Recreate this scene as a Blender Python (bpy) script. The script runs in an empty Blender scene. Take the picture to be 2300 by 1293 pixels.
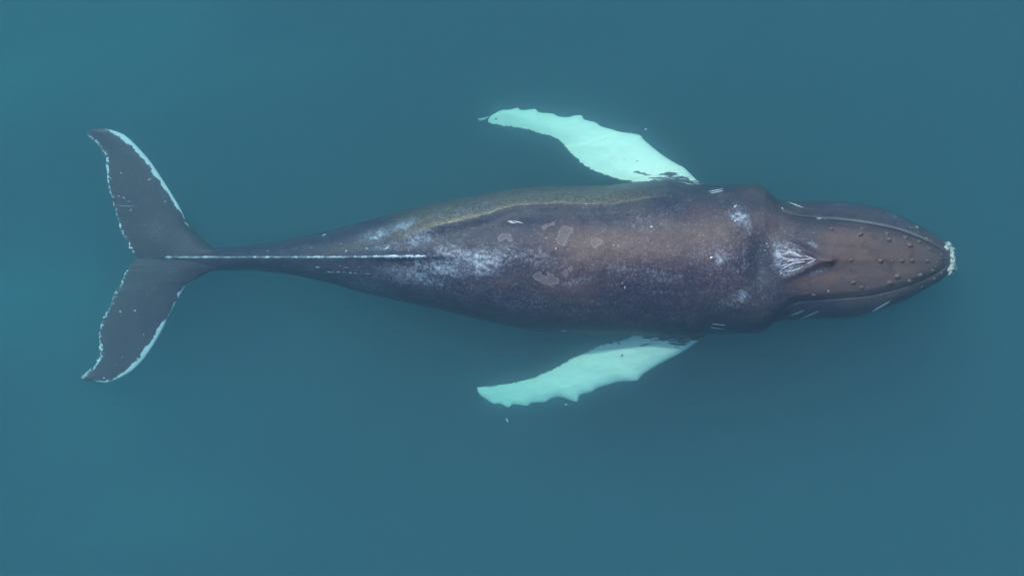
import bpy, bmesh, math, random
import numpy as np
from mathutils import Vector
from mathutils.bvhtree import BVHTree

random.seed(7); np.random.seed(7)
S = bpy.context.scene

# ------------------------------------------------------------------ camera
H = 45.0                      # drone height above the sea surface, metres
PXM = 140.0                   # photograph pixels per metre at the sea surface
CX, CY = 1150.0, 646.5
cam_d = bpy.data.cameras.new('camera'); cam = bpy.data.objects.new('camera', cam_d)
S.collection.objects.link(cam); S.camera = cam
cam.location = (0, 0, H); cam.rotation_euler = (0, 0, 0)
cam_d.sensor_width = 36; cam_d.sensor_fit = 'HORIZONTAL'
cam_d.lens = 36 * H / (2300 / PXM)
cam_d.clip_start = 0.5; cam_d.clip_end = 2000

# ------------------------------------------------------------------ light
SUN_EL, SUN_AZ = math.radians(58), math.radians(121)    # azimuth counted from +X towards +Y
sun_dir = Vector((math.cos(SUN_EL) * math.cos(SUN_AZ), math.cos(SUN_EL) * math.sin(SUN_AZ), math.sin(SUN_EL)))
W = bpy.data.worlds.new("World"); S.world = W; W.use_nodes = True
wn = W.node_tree; wn.nodes.clear()
sky = wn.nodes.new('ShaderNodeTexSky'); sky.sky_type = 'NISHITA'; sky.sun_disc = False
sky.sun_elevation = SUN_EL
sky.sun_rotation = math.pi / 2 - SUN_AZ
bg = wn.nodes.new('ShaderNodeBackground'); bg.inputs['Strength'].default_value = 0.10
wo = wn.nodes.new('ShaderNodeOutputWorld')
wn.links.new(sky.outputs[0], bg.inputs[0]); wn.links.new(bg.outputs[0], wo.inputs[0])
sd_ = bpy.data.lights.new('sun', 'SUN'); sd_.energy = 3.6; sd_.angle = math.radians(2.5); sd_.color = (1.0, 0.95, 0.88)
sun = bpy.data.objects.new('sun', sd_); S.collection.objects.link(sun)
sun.rotation_euler = sun_dir.to_track_quat('Z', 'Y').to_euler(); sun.location = (0, 0, 60)
S.view_settings.view_transform = 'Standard'; S.view_settings.look = 'None'
S.view_settings.exposure = 0.25; S.view_settings.gamma = 1.0; S.view_settings.use_curve_mapping = False
S.render.engine = 'CYCLES'
S.cycles.max_bounces = 12; S.cycles.volume_bounces = 10; S.cycles.diffuse_bounces = 3
S.cycles.glossy_bounces = 2; S.cycles.transparent_max_bounces = 8
S.cycles.use_denoising = True
S.cycles.sample_clamp_indirect = 6.0

# ------------------------------------------------------------------ helpers
def P(px, py, z):
    s = (H - z) / (H * PXM)
    return np.stack([(np.asarray(px, float) - CX) * s, -(np.asarray(py, float) - CY) * s, np.zeros_like(np.asarray(px, float)) + z], -1)

def to_px(co):
    s = PXM * H / (H - co[:, 2])
    return CX + co[:, 0] * s, CY - co[:, 1] * s

def _hash(ix, iy, seed):
    h = (ix.astype(np.int64) * 374761393 + iy.astype(np.int64) * 668265263 + seed * 1442695041) & 0xffffffff
    h = ((h ^ (h >> 13)) * 1274126177) & 0xffffffff
    return ((h ^ (h >> 16)) & 0xffff) / 65535.0

def vnoise(x, y, seed=0):
    ix, iy = np.floor(x), np.floor(y); fx, fy = x - ix, y - iy
    fx, fy = fx * fx * (3 - 2 * fx), fy * fy * (3 - 2 * fy)
    a, b = _hash(ix, iy, seed), _hash(ix + 1, iy, seed)
    c, d = _hash(ix, iy + 1, seed), _hash(ix + 1, iy + 1, seed)
    return (a * (1 - fx) + b * fx) * (1 - fy) + (c * (1 - fx) + d * fx) * fy

def fbm(x, y, seed=0, o=4):
    r, a, t = 0, 1, 0
    for k in range(o):
        r = r + a * vnoise(x * 2 ** k, y * 2 ** k, seed + k * 17); t += a; a *= .5
    return r / t

def sstep(a, b, v):
    t = np.clip((v - a) / (b - a), 0, 1); return t * t * (3 - 2 * t)

def seg_dist(x, y, pts):
    """distance to a polyline and position along it (0..1)"""
    pts = np.asarray(pts, float); best = np.full(x.shape, 1e9); tt = np.zeros(x.shape)
    L = np.r_[0, np.cumsum(np.hypot(*(pts[1:] - pts[:-1]).T))]; tot = L[-1]
    for i in range(len(pts) - 1):
        ax, ay = pts[i]; bx, by = pts[i + 1]; dx, dy = bx - ax, by - ay
        q = dx * dx + dy * dy + 1e-9
        t = np.clip(((x - ax) * dx + (y - ay) * dy) / q, 0, 1)
        d = np.hypot(x - ax - t * dx, y - ay - t * dy)
        m = d < best; best[m] = d[m]; tt[m] = ((L[i] + t * math.sqrt(q)) / tot)[m]
    return best, tt

def poly_sd(x, y, pts):
    """signed distance in px, positive inside"""
    pts = np.asarray(pts, float); q = np.vstack([pts, pts[:1]])
    d, _ = seg_dist(x, y, q)
    ins = np.zeros(x.shape, bool)
    for i in range(len(pts)):
        x1, y1 = q[i]; x2, y2 = q[i + 1]
        c = ((y1 > y) != (y2 > y)) & (x < (x2 - x1) * (y - y1) / (y2 - y1 + 1e-12) + x1)
        ins ^= c
    return np.where(ins, d, -d)

def blob(px, py, cx, cy, rx, ry, rot=0):
    c, s = math.cos(rot), math.sin(rot); dx, dy = px - cx, py - cy
    return np.exp(-(((dx * c + dy * s) / rx) ** 2 + ((-dx * s + dy * c) / ry) ** 2))

def cr(xs, ys, q):
    """smooth monotone interpolation (pchip-like)"""
    xs, ys = np.asarray(xs, float), np.asarray(ys, float)
    h = np.diff(xs); dl = np.diff(ys) / h; m = np.zeros(len(xs))
    m[1:-1] = np.where(dl[1:] * dl[:-1] > 0, 2 * dl[1:] * dl[:-1] / (dl[1:] + dl[:-1] + 1e-12), 0)
    m[0], m[-1] = dl[0], dl[-1]
    q = np.clip(q, xs[0], xs[-1]); i = np.clip(np.searchsorted(xs, q) - 1, 0, len(h) - 1)
    t = (q - xs[i]) / h[i]
    return (ys[i] * (1 + 2 * t) * (1 - t) ** 2 + h[i] * m[i] * t * (1 - t) ** 2 + ys[i + 1] * t * t * (3 - 2 * t) + h[i] * m[i + 1] * t * t * (t - 1))

def smooth_poly(pts, n):
    """Catmull-Rom polyline resampled to n points by arc length"""
    p = np.asarray(pts, float); p = np.vstack([2 * p[0] - p[1], p, 2 * p[-1] - p[-2]]); out = []
    for i in range(1, len(p) - 2):
        t = np.linspace(0, 1, 12, endpoint=False)[:, None]
        a, b, c, d = p[i - 1], p[i], p[i + 1], p[i + 2]
        out.append(.5 * (2 * b + (c - a) * t + (2 * a - 5 * b + 4 * c - d) * t ** 2 + (3 * b - a - 3 * c + d) * t ** 3))
    out = np.vstack(out + [p[-2:-1]])
    L = np.r_[0, np.cumsum(np.hypot(*(out[1:] - out[:-1]).T))]; q = np.linspace(0, L[-1], n)
    return np.stack([np.interp(q, L, out[:, 0]), np.interp(q, L, out[:, 1])], -1)

def mesh_np(name, V, F):
    me = bpy.data.meshes.new(name); me.from_pydata(V.tolist() if hasattr(V, 'tolist') else V, [], F); me.update(); return me

def smooth(me):
    me.polygons.foreach_set('use_smooth', [True] * len(me.polygons))

def link(name, me, mat=None, parent=None):
    o = bpy.data.objects.new(name, me); S.collection.objects.link(o)
    if mat is not None and not me.materials: me.materials.append(mat)
    if parent is not None: o.parent = parent
    return o

class NT:
    def __init__(s, name):
        s.m = bpy.data.materials.new(name); s.m.use_nodes = True; s.t = s.m.node_tree; s.t.nodes.clear()
        s.out = s.t.nodes.new('ShaderNodeOutputMaterial')
    def n(s, ty, ins={}, **kw):
        n = s.t.nodes.new('ShaderNode' + ty)
        for k, v in kw.items(): setattr(n, k, v)
        for k, v in ins.items():
            if hasattr(v, 'is_linked'): s.t.links.new(v, n.inputs[k])
            else: n.inputs[k].default_value = v
        return n
    def math(s, op, a, b=0.0, c=0.0, clamp=False):
        return s.n('Math', {0: a, 1: b, 2: c}, operation=op, use_clamp=clamp).outputs[0]
    def step(s, v, a, b, lo=0.0, hi=1.0):
        return s.n('MapRange', {'Value': v, 'From Min': a, 'From Max': b, 'To Min': lo, 'To Max': hi}, interpolation_type='SMOOTHSTEP').outputs[0]
    def mix(s, f, a, b):
        n = s.n('Mix', {0: f}, data_type='RGBA')
        for k, v in ((6, a), (7, b)):
            if hasattr(v, 'is_linked'): s.t.links.new(v, n.inputs[k])
            else: n.inputs[k].default_value = (*v, 1) if len(v) == 3 else v
        return n.outputs[2]
    def attr(s, name): return s.n('Attribute', attribute_name=name).outputs['Fac']
    def noise(s, scale, detail=4, rough=.6, vec=None, dist=0):
        d = {'Scale': scale, 'Detail': detail, 'Roughness': rough, 'Distortion': dist}
        if vec is not None: d['Vector'] = vec
        return s.n('TexNoise', d).outputs['Fac']

# ------------------------------------------------------------------ water and sea bed
SIG_S = (0.112, 0.010, 0.066)     # wide-angle scattering of the water, per metre
SIG_F = 0.20                      # narrow forward scattering by plankton and silt, per metre
SIG_A = (0.33, 0.077, 0.058)      # absorption, per metre
def box_mesh(name, x, y, z0, z1):
    V = [(-x, -y, z0), (x, -y, z0), (x, y, z0), (-x, y, z0), (-x, -y, z1), (x, -y, z1), (x, y, z1), (-x, y, z1)]
    return mesh_np(name, V, [(0, 3, 2, 1), (4, 5, 6, 7), (0, 1, 5, 4), (1, 2, 6, 5), (2, 3, 7, 6), (3, 0, 4, 7)])
w = NT('sea_water')
ss = sum(SIG_S) and max(SIG_S); sa = max(SIG_A)
g = w.n('VolumeScatter', {'Color': tuple(c / ss for c in SIG_S) + (1,), 'Density': ss, 'Anisotropy': 0.0})
gf = w.n('VolumeScatter', {'Color': (0.35, 0.78, 0.82, 1), 'Density': SIG_F, 'Anisotropy': 0.86})
gn = w.n('VolumeScatter', {'Color': (0.4, 0.85, 0.95, 1), 'Density': 0.17, 'Anisotropy': 0.93})
gf = w.n('AddShader', {0: gf.outputs[0], 1: gn.outputs[0]})
g = w.n('AddShader', {0: g.outputs[0], 1: gf.outputs[0]})
# Volume Absorption: sigma_a = density * (1 - colour)
ab = w.n('VolumeAbsorption', {'Color': tuple(1 - c / sa for c in SIG_A) + (1,), 'Density': sa})
ad = w.n('AddShader', {0: g.outputs[0], 1: ab.outputs[0]})
w.t.links.new(ad.outputs[0], w.out.inputs['Volume'])
water = link('water', box_mesh('water', 300, 300, -16, 0), w.m); water['kind'] = 'structure'

bn = 420; BX = np.linspace(-1, 1, bn + 1); BX = 330 * np.sign(BX) * np.abs(BX) ** 2.2
gx, gy = np.meshgrid(BX, BX); gz = -6.6 + .5 * (fbm(gx / 40, gy / 40, 3) - .5)
Vb = np.stack([gx.ravel(), gy.ravel(), gz.ravel()], -1)
Fb = [(i * (bn + 1) + j, i * (bn + 1) + j + 1, (i + 1) * (bn + 1) + j + 1, (i + 1) * (bn + 1) + j) for i in range(bn) for j in range(bn)]
b = NT('sea_bed_silt')
tc = b.n('TexCoord').outputs['Object']
SHEEN = [(1190, 640, 0, 0, 0, 0)]
for a_, b_, wd_, am_ in (((-150, 260), (420, 60), 70, .85), ((-50, 60), (250, -40), 50, .5), ((330, 250), (830, 95), 30, .5), ((500, 330), (700, 300), 22, .25), ((-100, 640), (170, 660), 55, .9), ((-60, 740), (130, 770), 40, .7),
                         ((150, 960), (640, 900), 70, .35), ((250, 1190), (560, 1130), 60, .5), ((600, 760), (800, 800), 40, .2), ((1300, 1150), (1800, 1060), 80, .14), ((1500, 90), (2100, 40), 70, .16)):
    SHEEN.append((a_, b_, wd_, am_))
q_ = (H + 6.6) / H
ppx, ppy = gx * PXM / q_ + CX, CY - gy * PXM / q_          # pale bed patches stand in for sky sheen on the water
wx = ppx + 90 * (fbm(gx / 3, gy / 3, 90, 3) - .5); wy = ppy + 70 * (fbm(gx / 3, gy / 3, 95, 3) - .5)
sand = .02 + .30 * sstep(.45, .75, fbm(gx / 9, gy / 5, 77, 4)) * (np.hypot(gx, gy) > 15)  # sand: pale bed patches standing in for sky sheen
sand = sand + .12 * sstep(900, -200, ppx) * (np.hypot(gx, gy) < 15)
for a_, b_, wd_, am_ in SHEEN[1:]:
    d_, _t = seg_dist(wx, wy, [a_, b_]); sand = sand + 0.95 * am_ * np.exp(-(d_ / wd_) ** 2)
sand_sheen_v = (sand + .06 * (fbm(gx / 1.5, gy / 1.5, 78, 3) - .5)).clip(0, 1).ravel()
c = b.mix(b.attr('sand'), (0.02, 0.022, 0.022), (0.36, 0.31, 0.33))  # 'sand' holds the pale patches standing in for sky sheen
pb = b.n('BsdfPrincipled', {'Base Color': c, 'Roughness': .95}); b.t.links.new(pb.outputs[0], b.out.inputs[0])
mb = mesh_np('sea_bed', Vb, Fb); smooth(mb)
at_ = mb.attributes.new('sand', 'FLOAT', 'POINT'); at_.data.foreach_set('value', sand_sheen_v.astype(np.float32))
bed = link('sea_bed', mb, b.m); bed['kind'] = 'structure'

# ------------------------------------------------------------------ whale outline, read in photograph pixels
TOP = [(345, 575.5), (400, 569), (440, 562), (480, 557), (520, 555), (600, 546), (700, 528), (750, 516), (800, 502), (850, 488), (900, 474), (950, 462), (1000, 451), (1050, 442),
       (1100, 433), (1150, 425), (1200, 419), (1250, 417), (1300, 417), (1350, 416), (1400, 412), (1450, 408), (1500, 408), (1560, 413), (1600, 416), (1650, 415.5),
       (1690, 414), (1705, 416), (1723, 429), (1742, 447), (1760, 451.5), (1795, 452), (1840, 452.5), (1887, 454), (1930, 459), (1970, 467), (1996, 475), (2042, 496),
       (2082, 518), (2105, 533), (2120, 545), (2130, 557), (2137, 572)]
BOT = [(345, 581), (400, 588), (440, 598), (480, 606), (520, 607), (560, 607), (600, 610), (650, 616), (700, 626), (750, 638), (800, 653), (850, 665), (900, 676), (950, 687),
       (1000, 698), (1050, 710), (1100, 722), (1150, 733), (1200, 742), (1250, 748), (1300, 751), (1350, 750.5), (1400, 751.5), (1450, 754), (1500, 757), (1550, 756),
       (1600, 749), (1650, 748), (1702, 748), (1714, 743), (1723, 737), (1742, 723), (1765, 717.5), (1813, 716), (1887, 714), (1925, 710), (1949, 705), (1996, 689),
       (2036, 672), (2073, 652), (2116, 627), (2128, 615), (2137, 597)]
ROST = [(1738, 455), (1754, 470), (1770, 480.6), (1795, 488), (1838, 492), (1887.5, 496), (1934, 502), (1980, 510), (2027, 522), (2067, 538), (2098, 553), (2123, 569),
        (2130, 584), (2123, 601), (2089, 623), (2042, 641.5), (1996, 655), (1949, 665), (1903, 669), (1856, 673), (1810, 675.5), (1779, 681.7), (1764, 692.5), (1748, 705),
        (1735, 722), (1600, 760), (1400, 800), (1400, 380), (1600, 400)]
ROST = [tuple(p) for p in smooth_poly(ROST[:25], 120)] + ROST[25:]
RIDGE = [(860, 561), (905, 540), (940, 521), (965, 511), (1000, 502), (1050, 491), (1090, 482), (1125, 470), (1165, 461), (1210, 458), (1250, 457), (1300, 458), (1350, 459), (1400, 455),
         (1450, 447), (1500, 441), (1550, 438)]
RIDGE = smooth_poly(RIDGE, 60)

KX = [345, 410, 480, 600, 700, 800, 900, 1000, 1200, 1400, 1600, 1700, 1760, 1850, 2000, 2080, 2120, 2138]
KT = [-1.20, -1.11, -1.04, -0.96, -0.87, -0.76, -0.56, -0.42, -0.27, -0.22, -0.20, -0.27, -0.30, -0.34, -0.48, -0.60, -0.68, -0.80]
KB = [-1.24, -1.40, -1.58, -2.02, -2.10, -2.2, -2.32, -2.45, -2.65, -2.75, -2.70, -2.6, -2.4, -2.2, -1.75, -1.45, -1.2, -0.98]

def crest_height(px):
    h = cr([300, 360, 420, 700, 790, 835, 865, 900, 940, 975, 1010, 1060, 1100], [0, .02, .03, .035, .045, .075, .095, .09, .07, .045, .02, 0, 0], px)
    return np.where(px > 1060, 0, h)

def top_relief(px, py, w):
    """height added to the upper surface, metres, from real folds of the body"""
    d = np.zeros_like(px)
    cy = np.interp(px, [370, 700, 830, 960, 1060], [577.5, 577.5, 576, 575, 577])
    wd = np.interp(px, [370, 700, 830, 900, 1000], [.03, .04, .045, .05, .07])
    dm = np.abs(py - cy) / PXM
    d += crest_height(px) * np.exp(-(dm / wd) ** 1.5)
    d += .03 * np.exp(-(dm / .10) ** 2) * sstep(1150, 900, px)
    # fold of the flank
    rd, rt = seg_dist(px, py, RIDGE)
    side = np.where(py < np.interp(px, RIDGE[:, 0], RIDGE[:, 1]), 1, -1)
    rd = rd / PXM
    amp = .10 * sstep(0, .15, rt) * sstep(1, .75, rt) * (px > 850) * (px < 1560)
    d += amp * np.where(side > 0, np.exp(-(rd / .36) ** 1.3), np.exp(-(rd / .16) ** 1.4))
    d -= amp * .25 * np.where(side > 0, 0, np.exp(-((rd - .16) / .12) ** 2))
    # head: flat upper jaw over the wider lower jaw
    sdr = poly_sd(px, py, ROST) / PXM
    hm = sstep(1735, 1790, px); up_ = sstep(610, 558, py)
    d += hm * ((.055 + .03 * up_) * sstep(-.01, .12, sdr) - .045)
    d -= sstep(1735, 1760, px) * (.016 + .014 * up_) * np.exp(-(np.abs(sdr) / .014) ** 2)
    d += hm * (.026 * up_) * np.exp(-((sdr + .055) / .035) ** 2)
    # midline keel of the upper jaw, splash guard, blowhole mound
    d += .008 * np.exp(-(np.abs(py - 584) / PXM / .05) ** 2) * sstep(1820, 1860, px) * sstep(2115, 2060, px)
    for q in ([(1865, 584), (1835, 578), (1800, 556), (1760, 540)], [(1865, 586), (1835, 592), (1800, 610), (1765, 625)]):
        e, t = seg_dist(px, py, smooth_poly(q, 20)); d += .055 * np.exp(-(e / PXM / .06) ** 2) * (1 - .4 * t)
    d += .05 * blob(px, py, 1785, 583, 60, 30)
    d -= .12 * blob(px, py, 1706, 586, 30, 62)
    d -= .025 * blob(px, py, 1860, 612, 50, 14, -.15) + .018 * blob(px, py, 1870, 556, 60, 12, .1)
    d -= .012 * np.exp(-((px - 1672 - 6 * np.sin(py / 30)) / 13) ** 2) * sstep(480, 520, py) * sstep(660, 620, py)
    d += .05 * blob(px, py, 1700, 470, 60, 50) + .05 * blob(px, py, 1700, 700, 60, 45)
    # loose unevenness of blubber and skin
    d += .035 * (fbm(px / 120, py / 60, 5, 3) - .5) + .010 * (fbm(px / 22, py / 14, 9, 3) - .5)
    return d * w

def build_body():
    X = np.concatenate([np.arange(345, 2110, 2.1), 2137 - 27 * np.cos(np.linspace(0, math.pi / 2, 22)) ** 1.6])
    X[-1] = 2136.6
    nt, nb = 300, 110
    th = np.concatenate([np.linspace(0, math.pi, nt, endpoint=False), math.pi + np.linspace(0, math.pi, nb, endpoint=False)])
    top = cr(*zip(*TOP), X); bot = cr(*zip(*BOT), X); zt = cr(KX, KT, X); zb = cr(KX, KB, X)
    # close the chin
    zc = zt - (zt - zb) * np.interp(X, [330, 900, 1700, 2140], [.5, .45, .45, .42])
    rings = []
    for i, x in enumerate(X):
        s = (H - zc[i]) / (H * PXM)
        a = (bot[i] - top[i]) / 2 * s; yc = -((bot[i] + top[i]) / 2 - CY) * s; xw = (x - CX) * s
        e = np.interp(x, [330, 700, 1000, 1600, 1760, 2000, 2140], [1.0, 1.0, .95, .88, .80, .8, 1.0])
        co, si = np.cos(th), np.sin(th)
        y = yc + a * co
        hz = np.where(si >= 0, zt[i] - zc[i], zc[i] - zb[i])
        z = zc[i] + np.sign(si) * np.abs(si) ** e * hz
        rings.append(np.stack([np.full_like(y, xw), y, z], -1))
    R = np.array(rings); n, m = R.shape[:2]
    V = R.reshape(-1, 3)
    px, py = to_px(V)
    wgt = np.tile(sstep(.03, .45, np.sin(th)), n)
    V[:, 2] += top_relief(px, py, wgt)
    F = []
    for i in range(n - 1):
        o = i * m
        for j in range(m):
            k = (j + 1) % m
            F.append((o + j, o + m + j, o + m + k, o + k))
    F.append(tuple(range(m))); F.append(tuple(reversed(range((n - 1) * m, n * m))))
    return mesh_np('body_hull', V, F)

def build_wing(name, lead, trail, zf, thick, n=330, m=46, rough=1.2, seed=0, dihedral=0.0):
    """a fin from its leading and trailing edges (photo pixels, root first); zf(t) depth, thick(t) metres"""
    L, T = smooth_poly(lead, n), smooth_poly(trail, n)
    t = np.linspace(0, 1, n)
    k = np.arange(n)
    tan = np.gradient(T, axis=0); nor = np.stack([-tan[:, 1], tan[:, 0]], -1); nor /= np.hypot(*nor.T)[:, None] + 1e-9
    jag = (fbm(k / 5.0, k * 0 + seed, seed, 3) - .5) * 2 * rough * sstep(0, .1, t) 
    c = (1 - np.cos(np.linspace(0, math.pi, m))) / 2        # leading -> trailing
    prof = (np.sqrt(c) * (1 - c) * 1.9 + .05 * np.sin(math.pi * c)).clip(0)
    V = []
    for i in range(n):
        z0 = zf(t[i]); h = thick(t[i])
        q = L[i] + (T[i] - L[i]) * c[:, None] + nor[i] * jag[i] * c[:, None] ** 9
        mid = P(q[:, 0], q[:, 1], z0)
        up = mid.copy(); dn = mid.copy(); up[:, 2] += prof * h * .5 + .002; dn[:, 2] -= prof * h * .45 + .002
        if name[0] == 'p':
            und = .05 * (fbm(q[:, 0] / 60, q[:, 1] / 30, 33, 3) - .5)
            dd, _ = seg_dist(q[:, 0], q[:, 1], [(1262, 333), (1300, 328), (1340, 316), (1390, 297)]); und = und + .010 * np.exp(-(dd / 5) ** 2)
            up[:, 2] += und * np.sin(math.pi * c) ** .5
        up[:, 2] += dihedral * c; dn[:, 2] += dihedral * c
        V.append(np.vstack([up, dn[::-1]]))
    V = np.array(V); nn, mm = V.shape[:2]; V = V.reshape(-1, 3)
    F = []
    for i in range(nn - 1):
        for j in range(mm):
            k2 = (j + 1) % mm
            F.append((i * mm + j, (i + 1) * mm + j, (i + 1) * mm + k2, i * mm + k2))
    F.append(tuple(range(mm))); F.append(tuple(reversed(range((nn - 1) * mm, nn * mm))))
    me = mesh_np(name, V, F)
    bm = bmesh.new(); bm.from_mesh(me); bmesh.ops.recalc_face_normals(bm, faces=bm.faces); bm.to_mesh(me); bm.free()
    return me

FLU_L = [(560, 584), (510, 566), (475.5, 555), (449, 534), (425.6, 509), (404.5, 467), (386, 436), (362, 399), (339, 365), (312.5, 334), (284, 307), (261, 295.5), (234, 289), (210, 289.5), (198, 292.5)]
FLU_T = [(310, 584), (309, 578), (299, 567), (286, 544), (273, 518), (261, 483), (252, 449), (244, 418), (240, 391), (237, 355), (230, 339), (216, 322), (203, 309), (198, 300)]
FLL_L = [(560, 572), (520, 598), (486, 606.5), (462, 614), (440, 627), (417, 642), (397, 676), (380, 708), (365, 738), (345, 773), (318, 810), (291, 835), (264, 849.5), (241, 858), (214, 856), (184, 852.5)]
FLL_T = [(310, 572), (310, 579), (292, 597), (282, 612), (274, 632), (262, 651), (251, 676), (239, 701), (227, 728), (223, 748), (223, 775), (227, 792), (217, 812), (202, 829), (186, 842), (182, 847)]
PU_L = [(1640, 470), (1600, 425), (1569, 407), (1554, 394), (1536, 377), (1509, 362), (1478, 341), (1447, 315), (1440, 305.5), (1426, 301), (1390, 296), (1376, 291), (1350, 284), (1337, 275), (1313, 269), (1306, 259.5),
        (1290, 260), (1272, 264), (1251, 261), (1241, 255), (1212, 253), (1202, 245.5), (1173, 248), (1162, 242.5), (1144, 247), (1126, 248), (1104, 260), (1096, 270)]
PU_T = [(1440, 480), (1430, 440), (1423, 410), (1387, 402), (1353, 391), (1322, 378), (1296, 357), (1277, 341), (1262, 321), (1238, 307), (1217, 302), (1186, 293), (1155, 286), (1123, 283), (1098, 277)]
PL_L = [(1640, 700), (1600, 740), (1572, 762), (1548, 780), (1522, 796), (1483, 816), (1450, 836), (1439, 845), (1429, 854.5), (1392, 856), (1374, 861), (1340, 871), (1330, 879), (1309, 884), (1301, 889), (1296, 901),
        (1280, 898), (1264, 892), (1249, 891), (1235, 896), (1222, 902), (1194, 904), (1186, 910.5), (1170, 908.5), (1152, 907), (1142, 913.5), (1123, 905), (1109, 906), (1095, 897), (1079, 887), (1073, 878)]
PL_T = [(1440, 690), (1430, 730), (1418, 756), (1387, 766), (1353, 773), (1327, 784), (1301, 797), (1269, 812), (1243, 827), (1222, 836), (1196, 848), (1165, 856), (1126, 863), (1105, 866), (1072, 868)]

def union(objs):
    base = objs[0]
    for o in objs[1:]:
        md = base.modifiers.new('u', 'BOOLEAN'); md.operation = 'UNION'; md.object = o
        try: md.solver = 'MANIFOLD'
        except Exception: md.solver = 'EXACT'
    dg = bpy.context.evaluated_depsgraph_get()
    me = bpy.data.meshes.new_from_object(base.evaluated_get(dg))
    for o in objs: bpy.data.objects.remove(o, do_unlink=True)
    return me

fin_t = lambda t: .34 * (1 - t) ** .8 + .035
parts = [link('tmp', build_body()),
         link('tmp', build_wing('wu', FLU_L, FLU_T, lambda t: -1.20 - .06 * t, lambda t: .30 * (1 - t) ** 1.3 + .05, seed=3, rough=4.0)),
         link('tmp', build_wing('wl', FLL_L, FLL_T, lambda t: -1.203 - .06 * t, lambda t: .30 * (1 - t) ** 1.3 + .05, seed=8, rough=4.0)),
         link('tmp', build_wing('pu', PU_L, PU_T, lambda t: -1.10 - .85 * t, fin_t, seed=12, rough=1.8, n=400, m=60)),
         link('tmp', build_wing('pl', PL_L, PL_T, lambda t: -1.32 - .95 * t, fin_t, seed=21, rough=1.2, n=400, m=60))]
body_me = union(parts); body_me.name = 'body'; smooth(body_me); body_me.materials.clear()
print('body verts', len(body_me.vertices))

# ------------------------------------------------------------------ skin marks (pigment, scars, painted light and shade, stored on the mesh)
nv = len(body_me.vertices); co = np.empty(nv * 3); body_me.vertices.foreach_get('co', co); co = co.reshape(-1, 3)
px, py = to_px(co)
LESIONS = [
    [(1195, 619), (1203, 613), (1214, 610), (1219, 620), (1230, 624), (1228, 612), (1233, 609), (1240, 617), (1243, 625), (1253, 627), (1254, 633), (1245, 638), (1232, 640), (1215, 634), (1204, 628)],
    [(1328, 540), (1336, 535), (1346, 536), (1352, 541), (1349, 548), (1341, 551), (1336, 557), (1329, 551), (1326, 546)],
    [(1252, 535), (1256, 522), (1263, 508), (1272, 507), (1284, 515), (1279, 528), (1272, 541), (1267, 551), (1256, 549)],
    [(1218, 507), (1228, 502), (1243, 500), (1244, 504), (1233, 509), (1222, 514)],
    [(1265, 612), (1273, 607), (1276, 615), (1271, 624), (1267, 619)], [(1277, 602), (1282, 600), (1284, 606), (1280, 609)],
    [(1122, 530), (1135, 524), (1146, 527), (1150, 538), (1142, 541), (1136, 534), (1127, 538), (1122, 545), (1118, 538)]]
les = np.full(nv, -1.0)
nz = (fbm(px / 6, py / 6, 31, 3) - .5) * 4
for q in LESIONS: les = np.maximum(les, (poly_sd(px, py, q) + nz * 1.6) / PXM)
ring = [(1236, 548), (1240, 540), (1250, 538), (1256, 549)]
white = np.full(nv, -1.0); mott = np.zeros(nv); warm = np.zeros(nv); fin = np.zeros(nv)
jn = fbm(px / 14, py / 14, 41, 4) - .5; fj = fbm(px / 4, py / 4, 43, 3) - .5
# flippers are white
tedge, bedge = cr(*zip(*TOP), px), cr(*zip(*BOT), px)
isf = ((py < tedge - .5) | (py > bedge + .5)) & (px > 1050) & (px < 1640)
fin[isf] = 1
dark_root = [(1405, 402), (1440, 404), (1480, 392), (1500, 386), (1530, 390), (1560, 402), (1600, 420), (1600, 470), (1400, 470), (1390, 415)]
dr = poly_sd(px, py, [(1470, 402), (1490, 390), (1512, 388), (1540, 397), (1575, 410), (1640, 430), (1600, 470), (1440, 440), (1446, 409)])
dr2 = poly_sd(px, py, [(1440, 756), (1480, 760), (1502, 771), (1518, 777), (1540, 770), (1578, 758), (1640, 740), (1600, 700), (1440, 730), (1430, 750)])
drx = np.maximum(dr, dr2) + (fbm(px / 16, py / 3.5, 51, 4) - .5) * 26
for q in ([(1421, 386), (1432, 384), (1450, 389), (1466, 394), (1455, 395), (1436, 391)], [(1433, 775), (1450, 771), (1470, 770), (1455, 775), (1437, 779)],
          [(1385, 768), (1391, 767), (1394, 774), (1389, 773)], [(1395, 794), (1400, 797), (1398, 803), (1394, 801)], [(1430, 826), (1438, 824), (1436, 828), (1431, 829)],
          [(1402, 357), (1406, 356), (1406, 361), (1402, 361)], [(1430, 361), (1434, 361), (1433, 365), (1430, 365)], [(1112, 266), (1116, 266), (1116, 269), (1112, 269)]):
    drx = np.maximum(drx, poly_sd(px, py, q) * 1.0 + fj * 5 - .3)
pe = np.minimum(seg_dist(px, py, smooth_poly(PU_T[2:], 90))[0], seg_dist(px, py, smooth_poly(PL_T[2:], 90))[0])
drx = np.maximum(drx, 1.2 - pe + fj * 8)          # thin dark ragged trailing rim
white = np.where(isf, np.minimum(-drx / PXM, .06), white)
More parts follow.
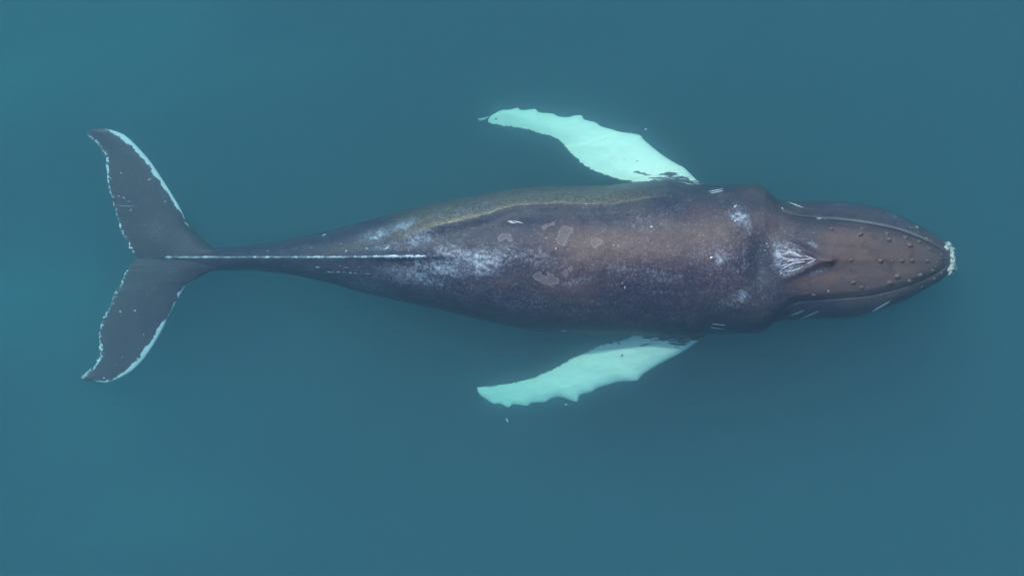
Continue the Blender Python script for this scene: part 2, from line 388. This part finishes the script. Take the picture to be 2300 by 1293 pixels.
# fluke leading bands
d, t = seg_dist(px, py, smooth_poly(FLU_L[3:13], 120)); t2 = t
wd = np.interp(t, [0, .16, .22, .3, .5, .75, .92, 1], [-4, -1.0, 5, 8, 10, 12, 11, -3])
fl = (px < 470) & ~isf
white = np.where(fl & (py < 578), np.maximum(white, (wd * .85 - d + jn * 9 + fj * 9) / PXM), white)
d, t = seg_dist(px, py, smooth_poly(FLL_L[4:15], 120))
wd = np.interp(t, [0, .08, .14, .25, .33, .38, .6, .75, .9, 1], [-3, 0, 3.5, 2.2, 3, 10, 13, 11, 5, -2])
white = np.where(fl & (py > 578), np.maximum(white, (wd * .85 - d + jn * 8 + fj * 9) / PXM), white)
# fluke trailing rims: broken pale speckle
for Tq, ww in ((FLU_T[2:], [1, .5, 1.5, 1.5, 1, 1.5, 4.5, 5, 4.5, 4, 1]), (FLL_T[2:], [1, 1.5, 2, 1.5, 1.5, 2, 3, 4, 3.5, 4, 3])):
    d, t = seg_dist(px, py, smooth_poly(Tq, 120)); wq = np.interp(t, np.linspace(0, 1, len(ww)), ww)
    v = (wq * 1.1 - 1.2 - d + (fbm(px / 3.2, py / 3.2, 61, 2) - .52) * 20) / PXM
    white = np.where(fl & (d < 16), np.maximum(white, v), white)
    mott = np.where(fl, np.maximum(mott, .55 * np.exp(-(d / 9) ** 2)), mott)
# crest of the tail stock and the dorsal fin
cyc = np.interp(px, [370, 700, 830, 960], [577.5, 577.5, 576.5, 575])
cw = np.interp(px, [362, 375, 410, 470, 500, 640, 700, 800, 820, 900, 950, 966], [-4, 3.2, 3.6, 1.2, .5, 1.4, 3.0, 1.6, 2.8, 4.8, 4.2, -4])
v = (cw * .8 - .2 - np.abs(py - cyc) + (fbm(px / 3, py / 3, 71, 3) - .5) * 8 + (fbm(px / 13, py * 0, 73, 3) - .5) * 5) / PXM
v = v - .004 - .012 * (fbm(px / 5, py / 2, 75, 2) > .62)
white = np.where((px > 350) & (px < 985) & (np.abs(py - cyc) < 14), np.maximum(white, v), white)
# mottling
M = [(1075, 585, 75, 26, .05, 1.0), (990, 600, 75, 22, .2, .85), (1090, 605, 40, 22, 0, .75), (1010, 565, 40, 18, 0, .8), (1130, 570, 60, 22, 0, .6), (930, 620, 90, 26, .15, .6), (845, 528, 38, 16, -.3, .95), (905, 505, 50, 16, -.3, .7),
     (940, 535, 40, 22, -.3, .8), (870, 555, 60, 12, -.2, .55), (1205, 575, 40, 26, 0, .7), (1240, 590, 50, 22, 0, .5), (1290, 632, 60, 12, -.2, .7), (1400, 600, 120, 26, .1, .5), (1480, 620, 90, 24, .1, .55),
     (1660, 485, 24, 22, .6, 1.0), (1680, 505, 14, 22, 0, .8), (1618, 578, 20, 22, .2, .95), (1600, 570, 50, 40, 0, .45), (1665, 665, 26, 16, -.5, .8), (1640, 680, 40, 18, 0, .4), (1670, 590, 6, 55, 0, .5), (1600, 560, 130, 90, 0, .38),
     (1460, 500, 110, 40, 0, .5), (1330, 560, 160, 60, 0, .35), (1748, 575, 16, 34, 0, .95), (1775, 560, 34, 16, .5, .75), (1770, 600, 30, 18, -.4, .8), (1826, 549, 16, 7, .5, .85), (1835, 611, 26, 5, -.25, .75), (1200, 680, 130, 26, .1, .32),
     (350, 520, 24, 26, .4, .6), (420, 535, 16, 12, 0, .5), (380, 620, 30, 12, 0, .3), (820, 640, 60, 14, .2, .45), (700, 600, 60, 16, .2, .3), (1250, 440, 200, 22, 0, .35), (1050, 470, 120, 20, -.2, .4), (1900, 460, 50, 6, .05, .45),
     (2010, 487, 40, 6, .45, .5), (1500, 560, 260, 130, 0, .34), (1000, 590, 250, 90, 0, .28), (650, 580, 200, 30, 0, .2), (235, 292, 30, 6, 0, .8)]
for cx_, cy_, rx, ry, ro, am in M: mott = np.maximum(mott, am * blob(px, py, cx_, cy_, rx, ry, ro))
mott = mott ** .8 * (.25 + 1.4 * fbm(px / 9, py / 6, 81, 5)) * np.interp(px, [300, 560, 980, 1130, 1250, 1560, 1620, 1700], [.6, .75, 1.0, .95, .66, .62, .85, .9])
mott[isf] = 0
# browner jaw and mid-back, rippled sunlight painted into the skin; elsewhere slate
Wm = [(2010, 585, 150, 70, 0, 1.0), (1940, 600, 100, 60, 0, .8), (1900, 535, 60, 26, .15, .8), (1830, 640, 50, 20, 0, .7), (1880, 640, 70, 20, 0, .6), (1400, 545, 170, 42, .03, .85), (1600, 520, 110, 50, 0, .7), (1730, 500, 60, 40, 0, .6), (1300, 570, 80, 60, 0, .6),
      (1230, 440, 260, 22, 0, .38), (880, 520, 130, 20, -.3, .6), (950, 510, 60, 14, -.3, .6), (1700, 430, 40, 16, 0, .5), (1880, 470, 90, 14, .05, .3), (1280, 650, 80, 24, 0, .35)]
for cx_, cy_, rx, ry, ro, am in Wm: warm = 1 - (1 - warm) * (1 - am * blob(px, py, cx_, cy_, rx, ry, ro))
warm = np.where((px < 470) & ~isf, .30, warm)
warm *= 1 - .9 * blob(px, py, 1705, 590, 34, 60)
d, t = seg_dist(px, py, smooth_poly([(1262, 333), (1300, 328), (1340, 316), (1370, 302), (1392, 296)], 40)); caustic = np.exp(-(d / 4.5) ** 2) * .9 * isf  # bright line of ripple-focused sunlight, painted across the upper flipper
dark_shade = np.where((px < 455) & ~isf, .75, 0) + .9 * blob(px, py, 935, 566, 60, 5, -.02) + .5 * blob(px, py, 900, 585, 90, 5) + 1.4 * blob(px, py, 1706, 588, 25, 54) + .6 * blob(px, py, 1850, 606, 40, 8, -.2)  # darker flukes, plus shade painted behind the blowhole and beside the dorsal fin
# lip: pale edge along the far side
tan = np.zeros(nv)
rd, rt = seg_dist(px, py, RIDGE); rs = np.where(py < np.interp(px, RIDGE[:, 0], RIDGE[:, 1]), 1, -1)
tan = np.exp(-(rd / np.where(rs > 0, np.interp(rt, [0, .2, .45, .7, 1], [12, 20, 14, 12, 20]), 1.6)) ** 1.5) * np.interp(rt, [0, .12, .22, .3, .45, .7, .85, 1], [.3, .7, .95, .95, .85, .8, .75, .35]) * (px < 1570)  # focused sunlight along the fold, painted as a scratchy tan line
sunlit_flank = sstep(0, 6, rd * (rs > 0)) * sstep(95, 8, rd) * (rs > 0) * sstep(0, .12, rt) * sstep(1, .7, rt) * (px > 860) * (px < 1560)  # sun-facing side of the flank fold, its light painted into the colour
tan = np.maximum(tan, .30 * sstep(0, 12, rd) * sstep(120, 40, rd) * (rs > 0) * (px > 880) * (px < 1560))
ins_ = (rs < 0) * np.exp(-(rd / 30) ** 2) * (px > 930) * (px < 1520); warm = warm * (1 - .95 * ins_)  # shaded side of the fold, painted navy by removing the brown
tan = np.maximum(tan, .8 * blob(px, py, 475, 575, 22, 3.2)); tan = np.maximum(tan, .45 * blob(px, py, 850, 560, 60, 5, -.25)); tan = np.maximum(tan, .4 * blob(px, py, 1480, 440, 80, 14, 0)); tan = np.maximum(tan, .5 * blob(px, py, 1618, 572, 20, 18))
d, t = seg_dist(px, py, smooth_poly([(1836, 490), (1860, 490.5), (1887, 492), (1934, 497.5), (1980, 505), (2027, 516), (2067, 531), (2095, 546)], 60))
lip = np.exp(-(d / 2.6) ** 2) * np.interp(t, [0, .05, .3, .8, 1], [1, .55, .8, .6, .1])
lip = np.maximum(lip, 1.15 * np.exp(-(np.abs(py - cyc) / 2.4) ** 2) * sstep(385, 420, px) * sstep(965, 940, px) * (.55 + .8 * (fbm(px / 9, py / 9, 97, 3) - .3)))
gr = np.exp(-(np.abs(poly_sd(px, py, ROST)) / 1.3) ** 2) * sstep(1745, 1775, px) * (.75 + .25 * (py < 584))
fin_dark = 0
for nme, arr in (('white', white), ('mottle', mott), ('warm', warm), ('lesion', les), ('flipper', fin), ('lip', lip), ('groove', gr), ('tan', tan), ('sunlit_flank', sunlit_flank), ('caustic', caustic), ('dark_shade', dark_shade)):
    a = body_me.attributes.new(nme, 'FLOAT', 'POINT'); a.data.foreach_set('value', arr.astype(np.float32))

k = NT('whale_skin')
tc = k.n('TexCoord').outputs['Object']
warm_a = k.attr('warm'); mo = k.attr('mottle'); wh = k.attr('white'); le = k.attr('lesion')
n_big = k.noise(1.6, 4, .6, tc); n_mid = k.noise(9, 5, .65, tc); n_fine = k.noise(42, 5, .7, tc); n_gr = k.noise(160, 3, .7, tc)
n_sp = k.noise(24, 7, .82, tc); n_sp2 = k.noise(60, 4, .8, tc)
wf = k.math('ADD', k.math('MULTIPLY', warm_a, .9), k.math('MULTIPLY', k.math('SUBTRACT', n_big, .5), .9), clamp=True)
base = k.mix(wf, (0.024, 0.030, 0.066), (0.135, 0.086, 0.084))
n_pt = k.noise(5.5, 8, .78, tc)
base = k.mix(k.step(n_pt, .50, .60, 0, .45), base, (0.088, 0.074, 0.098))
base = k.mix(k.step(n_pt, .47, .36, 0, .6), base, (0.026, 0.028, 0.046))
base = k.mix(k.step(n_sp, .50, .62, 0, .4), base, (0.135, 0.118, 0.140))
base = k.mix(k.step(n_sp2, .47, .36, 0, .55), base, (0.028, 0.028, 0.040))
base = k.mix(k.step(n_gr, .55, .8, 0, .35), base, (0.20, 0.19, 0.20))
base = k.mix(k.math('MULTIPLY', k.attr('sunlit_flank'), .72), base, k.mix(k.step(n_sp, .44, .58), (0.058, 0.052, 0.054), k.mix(k.step(n_sp2, .48, .58), (0.13, 0.12, 0.10), (0.36, 0.33, 0.28))))
base = k.mix(k.math('MULTIPLY', k.attr('dark_shade'), .6, clamp=True), base, (0.028, 0.034, 0.062))
# cloud of pale flecks where the skin is mottled
mv = k.math('ADD', k.math('MULTIPLY', mo, .235), k.math('ADD', k.math('MULTIPLY', n_sp, .62), k.math('MULTIPLY', n_sp2, .38)))
base = k.mix(k.step(mv, .59, .63, 0, .5), base, (0.17, 0.20, 0.28))
base = k.mix(k.step(mv, .665, .70, 0, .6), base, (0.30, 0.35, 0.46))
base = k.mix(k.step(mv, .74, .78, 0, .7), base, (0.50, 0.56, 0.62))
mp = k.n('Mapping', {'Vector': tc, 'Scale': (1.0, 3.0, 1.0), 'Rotation': (0, 0, .35)}); n_st = k.noise(16, 6, .8, mp.outputs[0])
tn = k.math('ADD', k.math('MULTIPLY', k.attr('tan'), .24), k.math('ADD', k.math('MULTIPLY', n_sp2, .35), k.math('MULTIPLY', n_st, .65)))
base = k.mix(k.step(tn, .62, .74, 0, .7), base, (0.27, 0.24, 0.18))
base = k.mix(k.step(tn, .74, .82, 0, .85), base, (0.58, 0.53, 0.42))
vo = k.n('TexVoronoi', {'Vector': tc, 'Scale': 17.0, 'Randomness': 1.0}); vc = k.n('SeparateColor', {0: vo.outputs['Color']})
dot = k.math('MULTIPLY', k.step(vo.outputs['Distance'], .16, .06), k.step(k.math('ADD', vc.outputs[0], k.math('MULTIPLY', mo, .12)), .93, .97))
base = k.mix(k.math('MULTIPLY', dot, .75), base, (0.55, 0.58, 0.60))
vo2 = k.n('TexVoronoi', {'Vector': tc, 'Scale': 34.0, 'Randomness': 1.0}); vc2 = k.n('SeparateColor', {0: vo2.outputs['Color']})
dot2 = k.math('MULTIPLY', k.step(vo2.outputs['Distance'], .34, .18), k.step(k.math('ADD', vc2.outputs[1], k.math('MULTIPLY', mo, .28)), .86, .93))
base = k.mix(k.math('MULTIPLY', dot2, k.step(n_pt, .42, .60, .05, .5)), base, (0.38, 0.40, 0.45))
# healed lesions: grey inside, pale rim
le2 = k.math('ADD', le, k.math('ADD', k.math('MULTIPLY', k.math('SUBTRACT', n_fine, .5), .03), k.math('MULTIPLY', k.math('SUBTRACT', n_mid, .5), .06)))
base = k.mix(k.step(le2, -.006, .012, 0, .34), base, (0.20, 0.18, 0.20))
rim = k.step(k.math('ABSOLUTE', le2), .013, .002, 0, .30)
base = k.mix(rim, base, (0.36, 0.33, 0.36))
base = k.mix(k.math('MULTIPLY', k.attr('lip'), .65), base, (0.26, 0.26, 0.34))
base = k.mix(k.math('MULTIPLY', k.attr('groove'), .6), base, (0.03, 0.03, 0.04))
# white pigment
wv = k.math('ADD', wh, k.math('MULTIPLY', k.math('SUBTRACT', n_fine, .5), .03))
fl_c = k.mix(k.step(n_mid, .3, .75), (0.77, 0.83, 0.75), (0.86, 0.91, 0.83))
fl_c = k.mix(k.step(k.noise(3.0, 6, .7, tc), .55, .75, 0, .25), fl_c, (0.55, 0.58, 0.55))
fl_c = k.mix(k.attr('caustic'), fl_c, (0.96, 0.95, 0.78))
wcol = k.mix(k.attr('flipper'), (0.58, 0.68, 0.76), fl_c)
base = k.mix(k.step(wv, -.004, .007), base, wcol)
bump = k.n('Bump', {'Strength': .35, 'Distance': .012, 'Height': k.math('ADD', n_fine, k.math('MULTIPLY', n_mid, 1.2))})
pk = k.n('BsdfPrincipled', {'Base Color': base, 'Roughness': .5, 'IOR': 1.33, 'Normal': bump.outputs[0]})
k.t.links.new(pk.outputs[0], k.out.inputs[0])

whale = bpy.data.objects.new('humpback_whale', None); S.collection.objects.link(whale)
whale['label'] = 'dark slate humpback whale with white flippers gliding just under the sea surface'
whale['category'] = 'whale'
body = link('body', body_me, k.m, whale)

bvh = BVHTree.FromPolygons([Vector(c) for c in co.tolist()], [tuple(p.vertices) for p in body_me.polygons])
eye = Vector((0, 0, H))
def on_skin(px_, py_):
    q = Vector(P(px_, py_, 0.0).tolist()); loc, nor, _i, _d = bvh.ray_cast(eye, (q - eye).normalized(), 60)
    if nor is not None and nor.z < 0: nor = -nor
    return loc, nor

def simple_mat(name, col, col2, scale=30, rough=.6, bumpd=.01):
    s = NT(name); tc = s.n('TexCoord').outputs['Object']; n1 = s.noise(scale, 5, .7, tc)
    bmp = s.n('Bump', {'Strength': .6, 'Distance': bumpd, 'Height': n1})
    p = s.n('BsdfPrincipled', {'Base Color': s.mix(s.step(n1, .35, .65), col, col2), 'Roughness': rough, 'IOR': 1.33, 'Normal': bmp.outputs[0]})
    s.t.links.new(p.outputs[0], s.out.inputs[0]); return s.m
m_tub = simple_mat('tubercle_skin', (.11, .075, .08), (.20, .145, .15), 22, .28)
m_scar = simple_mat('scar_tissue', (.55, .60, .62), (.85, .88, .88), 30)
m_pale = simple_mat('faint_scar_tissue', (.22, .26, .33), (.42, .46, .52), 30)
m_blow = simple_mat('blowhole_flesh', (.26, .27, .36), (.62, .61, .70), 26)
m_barn = simple_mat('barnacle_shell', (.34, .33, .34), (.86, .87, .88), 26, .7)
m_crust = simple_mat('callus_crust', (.12, .115, .13), (.84, .86, .87), 17, .7, .03)
m_weed = simple_mat('weed_scrap', (.015, .02, .012), (.05, .06, .03), 30)

# ------------------------------------------------------------------ tubercles on the upper jaw
def tubercle_mesh(seed):
    bm = bmesh.new(); bmesh.ops.create_icosphere(bm, subdivisions=3, radius=1)
    for v in bm.verts:
        f = 1 + .25 * (vnoise(np.array([v.co.x * 2 + seed * 7.]), np.array([v.co.y * 2 + v.co.z]), seed)[0] - .5)
        v.co *= f
        r = math.hypot(v.co.x, v.co.y)
        v.co.z = v.co.z * .75 - .22 * r ** 2
    me = bpy.data.meshes.new('tubercle'); bm.to_mesh(me); bm.free(); smooth(me); me.materials.append(m_tub); return me
tm = [tubercle_mesh(s) for s in range(4)]
TUB = [(735, 437, .9), (960, 430, .8), (945, 470, 1.15), (1140, 467, .9), (1150, 512, 1.2), (1272, 497, 1.1), (1305, 553, 1.2), (1370, 527, 1.05), (1440, 577, 1.05), (1463, 520, .6), (1530, 617, .6), (1512, 653, .55),
       (1503, 672, .65), (1432, 663, .8), (1322, 663, .95), (1245, 663, .95), (1180, 667, .6), (1092, 663, 1.1), (878, 660, .8), (1470, 735, .8), (1382, 768, 1.0), (1300, 810, 1.05), (1215, 778, 1.2), (1158, 823, 1.15),
       (955, 857, .85), (895, 820, .95), (1365, 460, .6), (1320, 425, .6), (605, 912, .8), (1480, 795, .7), (1218, 398, .5)]
for i, (zx, zy, sc) in enumerate(TUB):
    loc, nor = on_skin(1640 + zx / 3.232, 380 + zy / 3.232)
    if loc is None: continue
    o = link('tubercle', tm[i % 4], None, whale)
    o.location = loc - nor * .004; o.rotation_euler = (0, 0, random.uniform(-.3, .3))
    o.scale = (.050 * sc, .037 * sc, .062 * sc)

# ------------------------------------------------------------------ scars: thin raised strips that follow the skin
def strip(name, pts, w, mat, lift=.004, taper=True, step=2.0, wob=.0):
    """pts in photo pixels; w half width in metres"""
    p = np.asarray(pts, float); L = float(np.sum(np.hypot(*(p[1:] - p[:-1]).T))); n = max(4, int(L / step))
    q = smooth_poly(pts, n) if len(pts) > 2 else np.stack([np.linspace(p[0, 0], p[1, 0], n), np.linspace(p[0, 1], p[1, 1], n)], -1)
    tan = np.gradient(q, axis=0); nr = np.stack([-tan[:, 1], tan[:, 0]], -1); nr /= np.hypot(*nr.T)[:, None] + 1e-9
    V, F = [], []
    for i in range(n):
        t = i / (n - 1); ww = w * PXM * (max(.12, math.sin(math.pi * t) ** .5) if taper else 1) * (1 + wob * random.uniform(-1, 1))
        row = []
        for s in (-1, 0, 1):
            c_ = q[i] + nr[i] * ww * s
            loc, nor = on_skin(c_[0], c_[1])
            if loc is None: return None
            row.append(loc + nor * (lift if s == 0 else -.001))
        for r in row: V.append(tuple(r))
    for i in range(n - 1):
        for j in range(2): F.append((i * 3 + j, i * 3 + j + 1, (i + 1) * 3 + j + 1, (i + 1) * 3 + j))
    me = mesh_np(name, V, F); smooth(me); return link(name, me, mat, whale)

SC = [  # from, to, half width m, bright?
    ((1593, 430), (1624, 424), .010, 1), ((1596, 434), (1625, 428), .009, 1), ((1600, 727), (1629, 730), .008, 1), ((1595, 735), (1626, 739), .010, 1), ((1260, 742), (1274, 743), .012, 1),
    ((1770, 453), (1804, 466), .010, 1), ((1789, 451), (1831, 466), .010, 1), ((1800, 450.8), (1822, 455.5), .009, 1), ((1776, 708), (1805, 698), .009, 1), ((1798, 716), (1838, 699), .010, 1), ((1806, 713), (1824, 706), .008, 0),
    ((1959, 699.5), (1998, 677), .026, 1), ((2118, 630), (2124, 624), .016, 1), ((2056, 508), (2063, 511), .012, 1), ((2041, 509.5), (2056, 513), .012, 0), ((1990, 472), (1998, 475), .010, 1),
    ((273, 391), (270, 387), .014, 1), ((331, 404.5), (340, 401), .012, 1), ((285, 452), (294, 452.5), .010, 0), ((266, 462), (303, 463.5), .009, 0), ((291, 473), (296, 470), .014, 1), ((263, 440), (271, 441), .008, 1), ((275, 442), (281, 446), .009, 1),
    ((369, 453), (373, 452), .014, 1), ((414, 499), (420, 504), .012, 1), ((419, 501), (424, 509), .012, 1), ((267, 698), (273, 701), .018, 1), ((301, 695), (305, 700), .016, 1), ((322, 750), (323.5, 752), .014, 1), ((273, 802), (277, 801), .012, 1),
    ((259, 818), (262, 819), .012, 1), ((231, 847), (236, 850), .018, 1), ((401, 665), (397, 660), .014, 1), ((403, 653), (409, 654), .014, 1), ((411, 648), (418, 640), .018, 1), ((214, 854.5), (219, 855), .012, 1), ((183, 844), (184, 852), .014, 1),
    ((723, 529), (733, 526), .012, 1), ((599, 563.5), (604, 563), .012, 1), ((661, 559), (668, 556.5), .008, 0), ((694, 556.5), (704, 554), .008, 0), ((633, 597), (643, 597.5), .009, 0), ((708, 600), (718, 600.5), .012, 1),
    ((862, 560), (874, 554.5), .012, 1), ((820, 557), (828, 558.5), .010, 1), ((840, 556), (850, 554), .009, 0), ((764, 547), (767, 548), .012, 1), ((776, 566), (779, 561), .012, 1), ((735, 611), (742, 611), .009, 1), ((744, 611), (748, 612), .010, 1),
    ((756, 611), (764, 611), .009, 1), ((768, 612), (776, 611), .008, 0), ((784, 612), (790, 613), .012, 1), ((795, 613), (802, 613), .008, 0), ((818, 614), (832, 615), .008, 0), ((761, 596), (766, 598), .009, 0), ((771, 600), (782, 601), .009, 0), ((803, 599), (810, 600), .008, 0),
    ((1140, 497), (1153, 497.5), .014, 1), ((1153, 496), (1175, 501), .010, 1), ((1145, 500), (1160, 500), .010, 1), ((1222, 534), (1231, 534), .010, 0), ((1459, 509), (1467, 509), .012, 1), ((1192, 531), (1196, 529), .009, 0), ((920, 540), (952, 542), .007, 0),
    ((1247, 557.5), (1250, 558), .016, 1), ((1378, 548), (1379, 553), .018, 0), ((1388, 549), (1390, 555), .014, 0), ((1594, 579), (1601, 577), .026, 1), ((1648, 465), (1655, 461), .018, 1), ((1650, 494), (1652, 498), .018, 1), ((1396, 637), (1399, 634), .018, 0), ((1402, 648), (1405, 642), .020, 0),
    ((867, 669), (879, 671), .008, 0), ((686, 614), (692, 619), .008, 0), ((1756, 466), (1759, 470), .014, 1), ((1834, 490), (1846, 490), .022, 1), ((1850, 491), (1857, 492), .014, 0), ((1859, 655), (1862, 652), .018, 1), ((1720, 548), (1724, 547), .010, 1), ((1724, 553), (1726, 553), .014, 1),
    ((1706, 562), (1709, 561), .012, 0), ((1716, 563), (1720, 562), .012, 0), ((2068, 644), (2073, 643.5), .016, 1), ((2114, 615), (2116, 612), .016, 1), ((2098, 626), (2102, 627), .012, 0), ((2079, 534), (2083, 536), .014, 1), ((1380, 680), (1384, 679), .008, 0), ((2112, 570), (2115, 571.5), .014, 1)]
for a, b2, hw, br in SC:
    strip('scar', [a, b2], hw * .68, m_scar if br else m_pale)
# rake of streaks where the flippers leave the body
for i in range(46):
    up = i % 2 == 0; x = random.uniform(1450, 1590); f = (x - 1450) / 140
    y = (random.uniform(397 - 6 * (1 - f), 412) if up else random.uniform(753, 773 - 10 * f))
    l = random.uniform(7, 24); sl = random.uniform(.0, .22) * (1 if up else -1)
    strip('scar', [(x, y), (x + l, y + l * sl)], random.uniform(.004, .009), random.choice([m_scar, m_pale]))

# ------------------------------------------------------------------ blowhole folds
BL = [([(355, 585), (420, 580), (480, 560), (540, 570), (620, 610), (690, 625)], .030), ([(320, 630), (400, 645), (500, 655), (640, 665)], .014), ([(345, 670), (420, 665), (560, 680), (700, 660), (860, 665)], .018),
      ([(370, 800), (440, 760), (540, 720), (620, 705), (700, 695)], .026), ([(400, 840), (500, 830), (600, 800), (700, 755)], .016), ([(590, 515), (620, 535), (655, 548)], .012),
      ([(380, 720), (470, 690), (560, 690), (660, 670), (820, 640)], .016), ([(340, 530), (390, 540), (440, 550), (490, 545)], .012), ([(700, 610), (780, 640), (865, 668)], .016), ([(720, 735), (780, 700), (865, 672)], .016),
      ([(350, 765), (400, 742), (460, 720)], .012), ([(330, 885), (350, 868), (372, 850)], .012)]
for q, hw in BL:
    strip('blowhole_fold', [(1700 + a / 6.465, 480 + c_ / 6.465) for a, c_ in q], hw * .66, m_blow, lift=.018 + hw * .3, wob=.12)

# ------------------------------------------------------------------ barnacles on the chin
CR = [(790, 410), (830, 425), (890, 460), (905, 500), (938, 545), (932, 620), (945, 700), (950, 770), (935, 830), (880, 895), (845, 895), (855, 840), (828, 790), (860, 745), (890, 720), (905, 680), (885, 640), (872, 590), (898, 560), (880, 515), (850, 500), (800, 520), (822, 465)]
CRP = [(2000 + a / 6.465, 480 + c_ / 6.465) for a, c_ in CR]
def chin_z(py_): return -.78 - .10 * abs(py_ - 584) / 35
def barnacle_mesh(seed):
    rng = random.Random(seed); V, F = [], []; n = 9
    prof = [(1.0, -.25), (.92, .12), (.62, .55), (.42, .62), (.30, .35)]
    off = [rng.uniform(.82, 1.2) for _ in range(n)]
    for r, z in prof:
        for j in range(n):
            a = 2 * math.pi * j / n; V.append((r * off[j] * math.cos(a), r * off[j] * math.sin(a), z * rng.uniform(.85, 1.15)))
    for i in range(len(prof) - 1):
        for j in range(n):
            k2 = (j + 1) % n; F.append((i * n + j, i * n + k2, (i + 1) * n + k2, (i + 1) * n + j))
    F.append(tuple((len(prof) - 1) * n + j for j in range(n)))
    me = mesh_np('barnacle', V, F); me.materials.append(m_barn); return me
bms = [barnacle_mesh(s) for s in range(5)]
cnt = 0; tries = 0
cx_arr = np.array([p[0] for p in CRP]); cy_arr = np.array([p[1] for p in CRP])
placed = []
while cnt < 46 and tries < 6000:
    tries += 1
    x, y = random.uniform(2118, 2149), random.uniform(540, 622)
    if poly_sd(np.array([x]), np.array([y]), CRP)[0] < .3: continue
    if any((x - a) ** 2 + (y - c_) ** 2 < 11 for a, c_ in placed): continue
    placed.append((x, y)); cnt += 1
    loc, nor = on_skin(x, y)
    if loc is None:
        loc = Vector(P(x, y, chin_z(y) - .02 - .004 * max(0, x - 2137)).tolist()); nor = Vector((.75, (584 - y) / 60, .65)).normalized()
    o = link('barnacle', bms[cnt % 5], None, whale); o.location = loc
    s = random.choice([.012, .016, .02, .026, .034, .042]) * random.uniform(.85, 1.1); o.scale = (s, s, s * random.uniform(.8, 1.3))
    o.rotation_euler = (nor + Vector((random.uniform(-.3, .3), random.uniform(-.3, .3), .2))).to_track_quat('Z', 'Y').to_euler()
# crust of callus that carries them, wrapped round the front of the chin
V, F = [], []
cl = smooth_poly([(2123, 545), (2131, 552), (2137, 563), (2139, 577), (2139.5, 592), (2136, 606), (2131, 617)], 40)
for i, (x, y) in enumerate(cl):
    for j in range(14):
        a = 2 * math.pi * j / 14
        r = (.022 + .060 * fbm(np.array([i / 4.]), np.array([3.]), 5, 3)[0]) * (1 if 2 < i < 37 else .5) * (1 + .7 * (random.random() - .5))
        c3 = P(x, y, chin_z(y) - .02); V.append((c3[0] + r * math.cos(a) * .9, c3[1] + r * .3 * math.cos(a) * (-(y - 582) / 30), c3[2] + r * math.sin(a) * 1.4))
for i in range(39):
    for j in range(14): F.append((i * 14 + j, i * 14 + (j + 1) % 14, (i + 1) * 14 + (j + 1) % 14, (i + 1) * 14 + j))
F.append(tuple(range(14))); F.append(tuple(39 * 14 + j for j in range(14)))
me = mesh_np('barnacle_crust', V, F); smooth(me)
link('barnacle_crust', me, m_crust, whale)

# ------------------------------------------------------------------ scraps of weed stuck to the flank
for j, (x, y) in enumerate([(1256, 712), (1259, 717), (1254, 721), (1258, 725), (1252, 716)]):
    strip('weed_scrap', [(x - 3, y - 1), (x + 1, y + 1.5), (x + 4, y)], .014, m_weed, lift=.010, step=1.2, wob=.5)
print('objects', len(bpy.data.objects))

# ------------------------------------------------------------------ loose things adrift in the water
m_fleck = simple_mat('pale_fleck', (.45, .55, .55), (.8, .85, .85), 30)
def fleck(name, px_, py_, z, n, spread, r, label, cat, group=None, ang=0.0):
    bm = bmesh.new(); c0 = P(px_, py_, z)
    for i in range(n):
        t = (i / max(1, n - 1) - .5) * spread
        q = bmesh.ops.create_icosphere(bm, subdivisions=2, radius=r * random.uniform(.6, 1.3))
        ox, oy = t * math.cos(ang) + random.uniform(-.4, .4) * r, t * math.sin(ang) + random.uniform(-.8, .8) * r
        for v in q['verts']: v.co = Vector((v.co.x * 1.5 + ox, v.co.y + oy, v.co.z * .6 + random.uniform(-.2, .2) * r))
    me = bpy.data.meshes.new(name); bm.to_mesh(me); bm.free(); smooth(me); me.materials.append(m_fleck)
    o = bpy.data.objects.new(name, me); S.collection.objects.link(o); o.location = tuple(c0)
    o['label'] = label; o['category'] = cat
    if group: o['group'] = group
    return o
fleck('skin_shred', 1086, 267, -1.9, 9, .13, .012, 'wispy pale skin shred trailing off the tip of the flipper nearer the top edge', 'skin shred', ang=.25)
fleck('drifting_fleck', 1450, 290, -1.3, 2, .02, .011, 'tiny pale fleck in open water above the root of the upper flipper', 'fleck', 'pale flecks drifting in the water')
fleck('drifting_fleck', 1139, 944, -1.4, 3, .04, .009, 'tiny pale fleck in open water below the tip of the lower flipper', 'fleck', 'pale flecks drifting in the water', -.9)
fleck('drifting_fleck', 1272, 907, -1.4, 2, .02, .009, 'tiny pale fleck touching the knobbly front edge of the lower flipper', 'fleck', 'pale flecks drifting in the water')
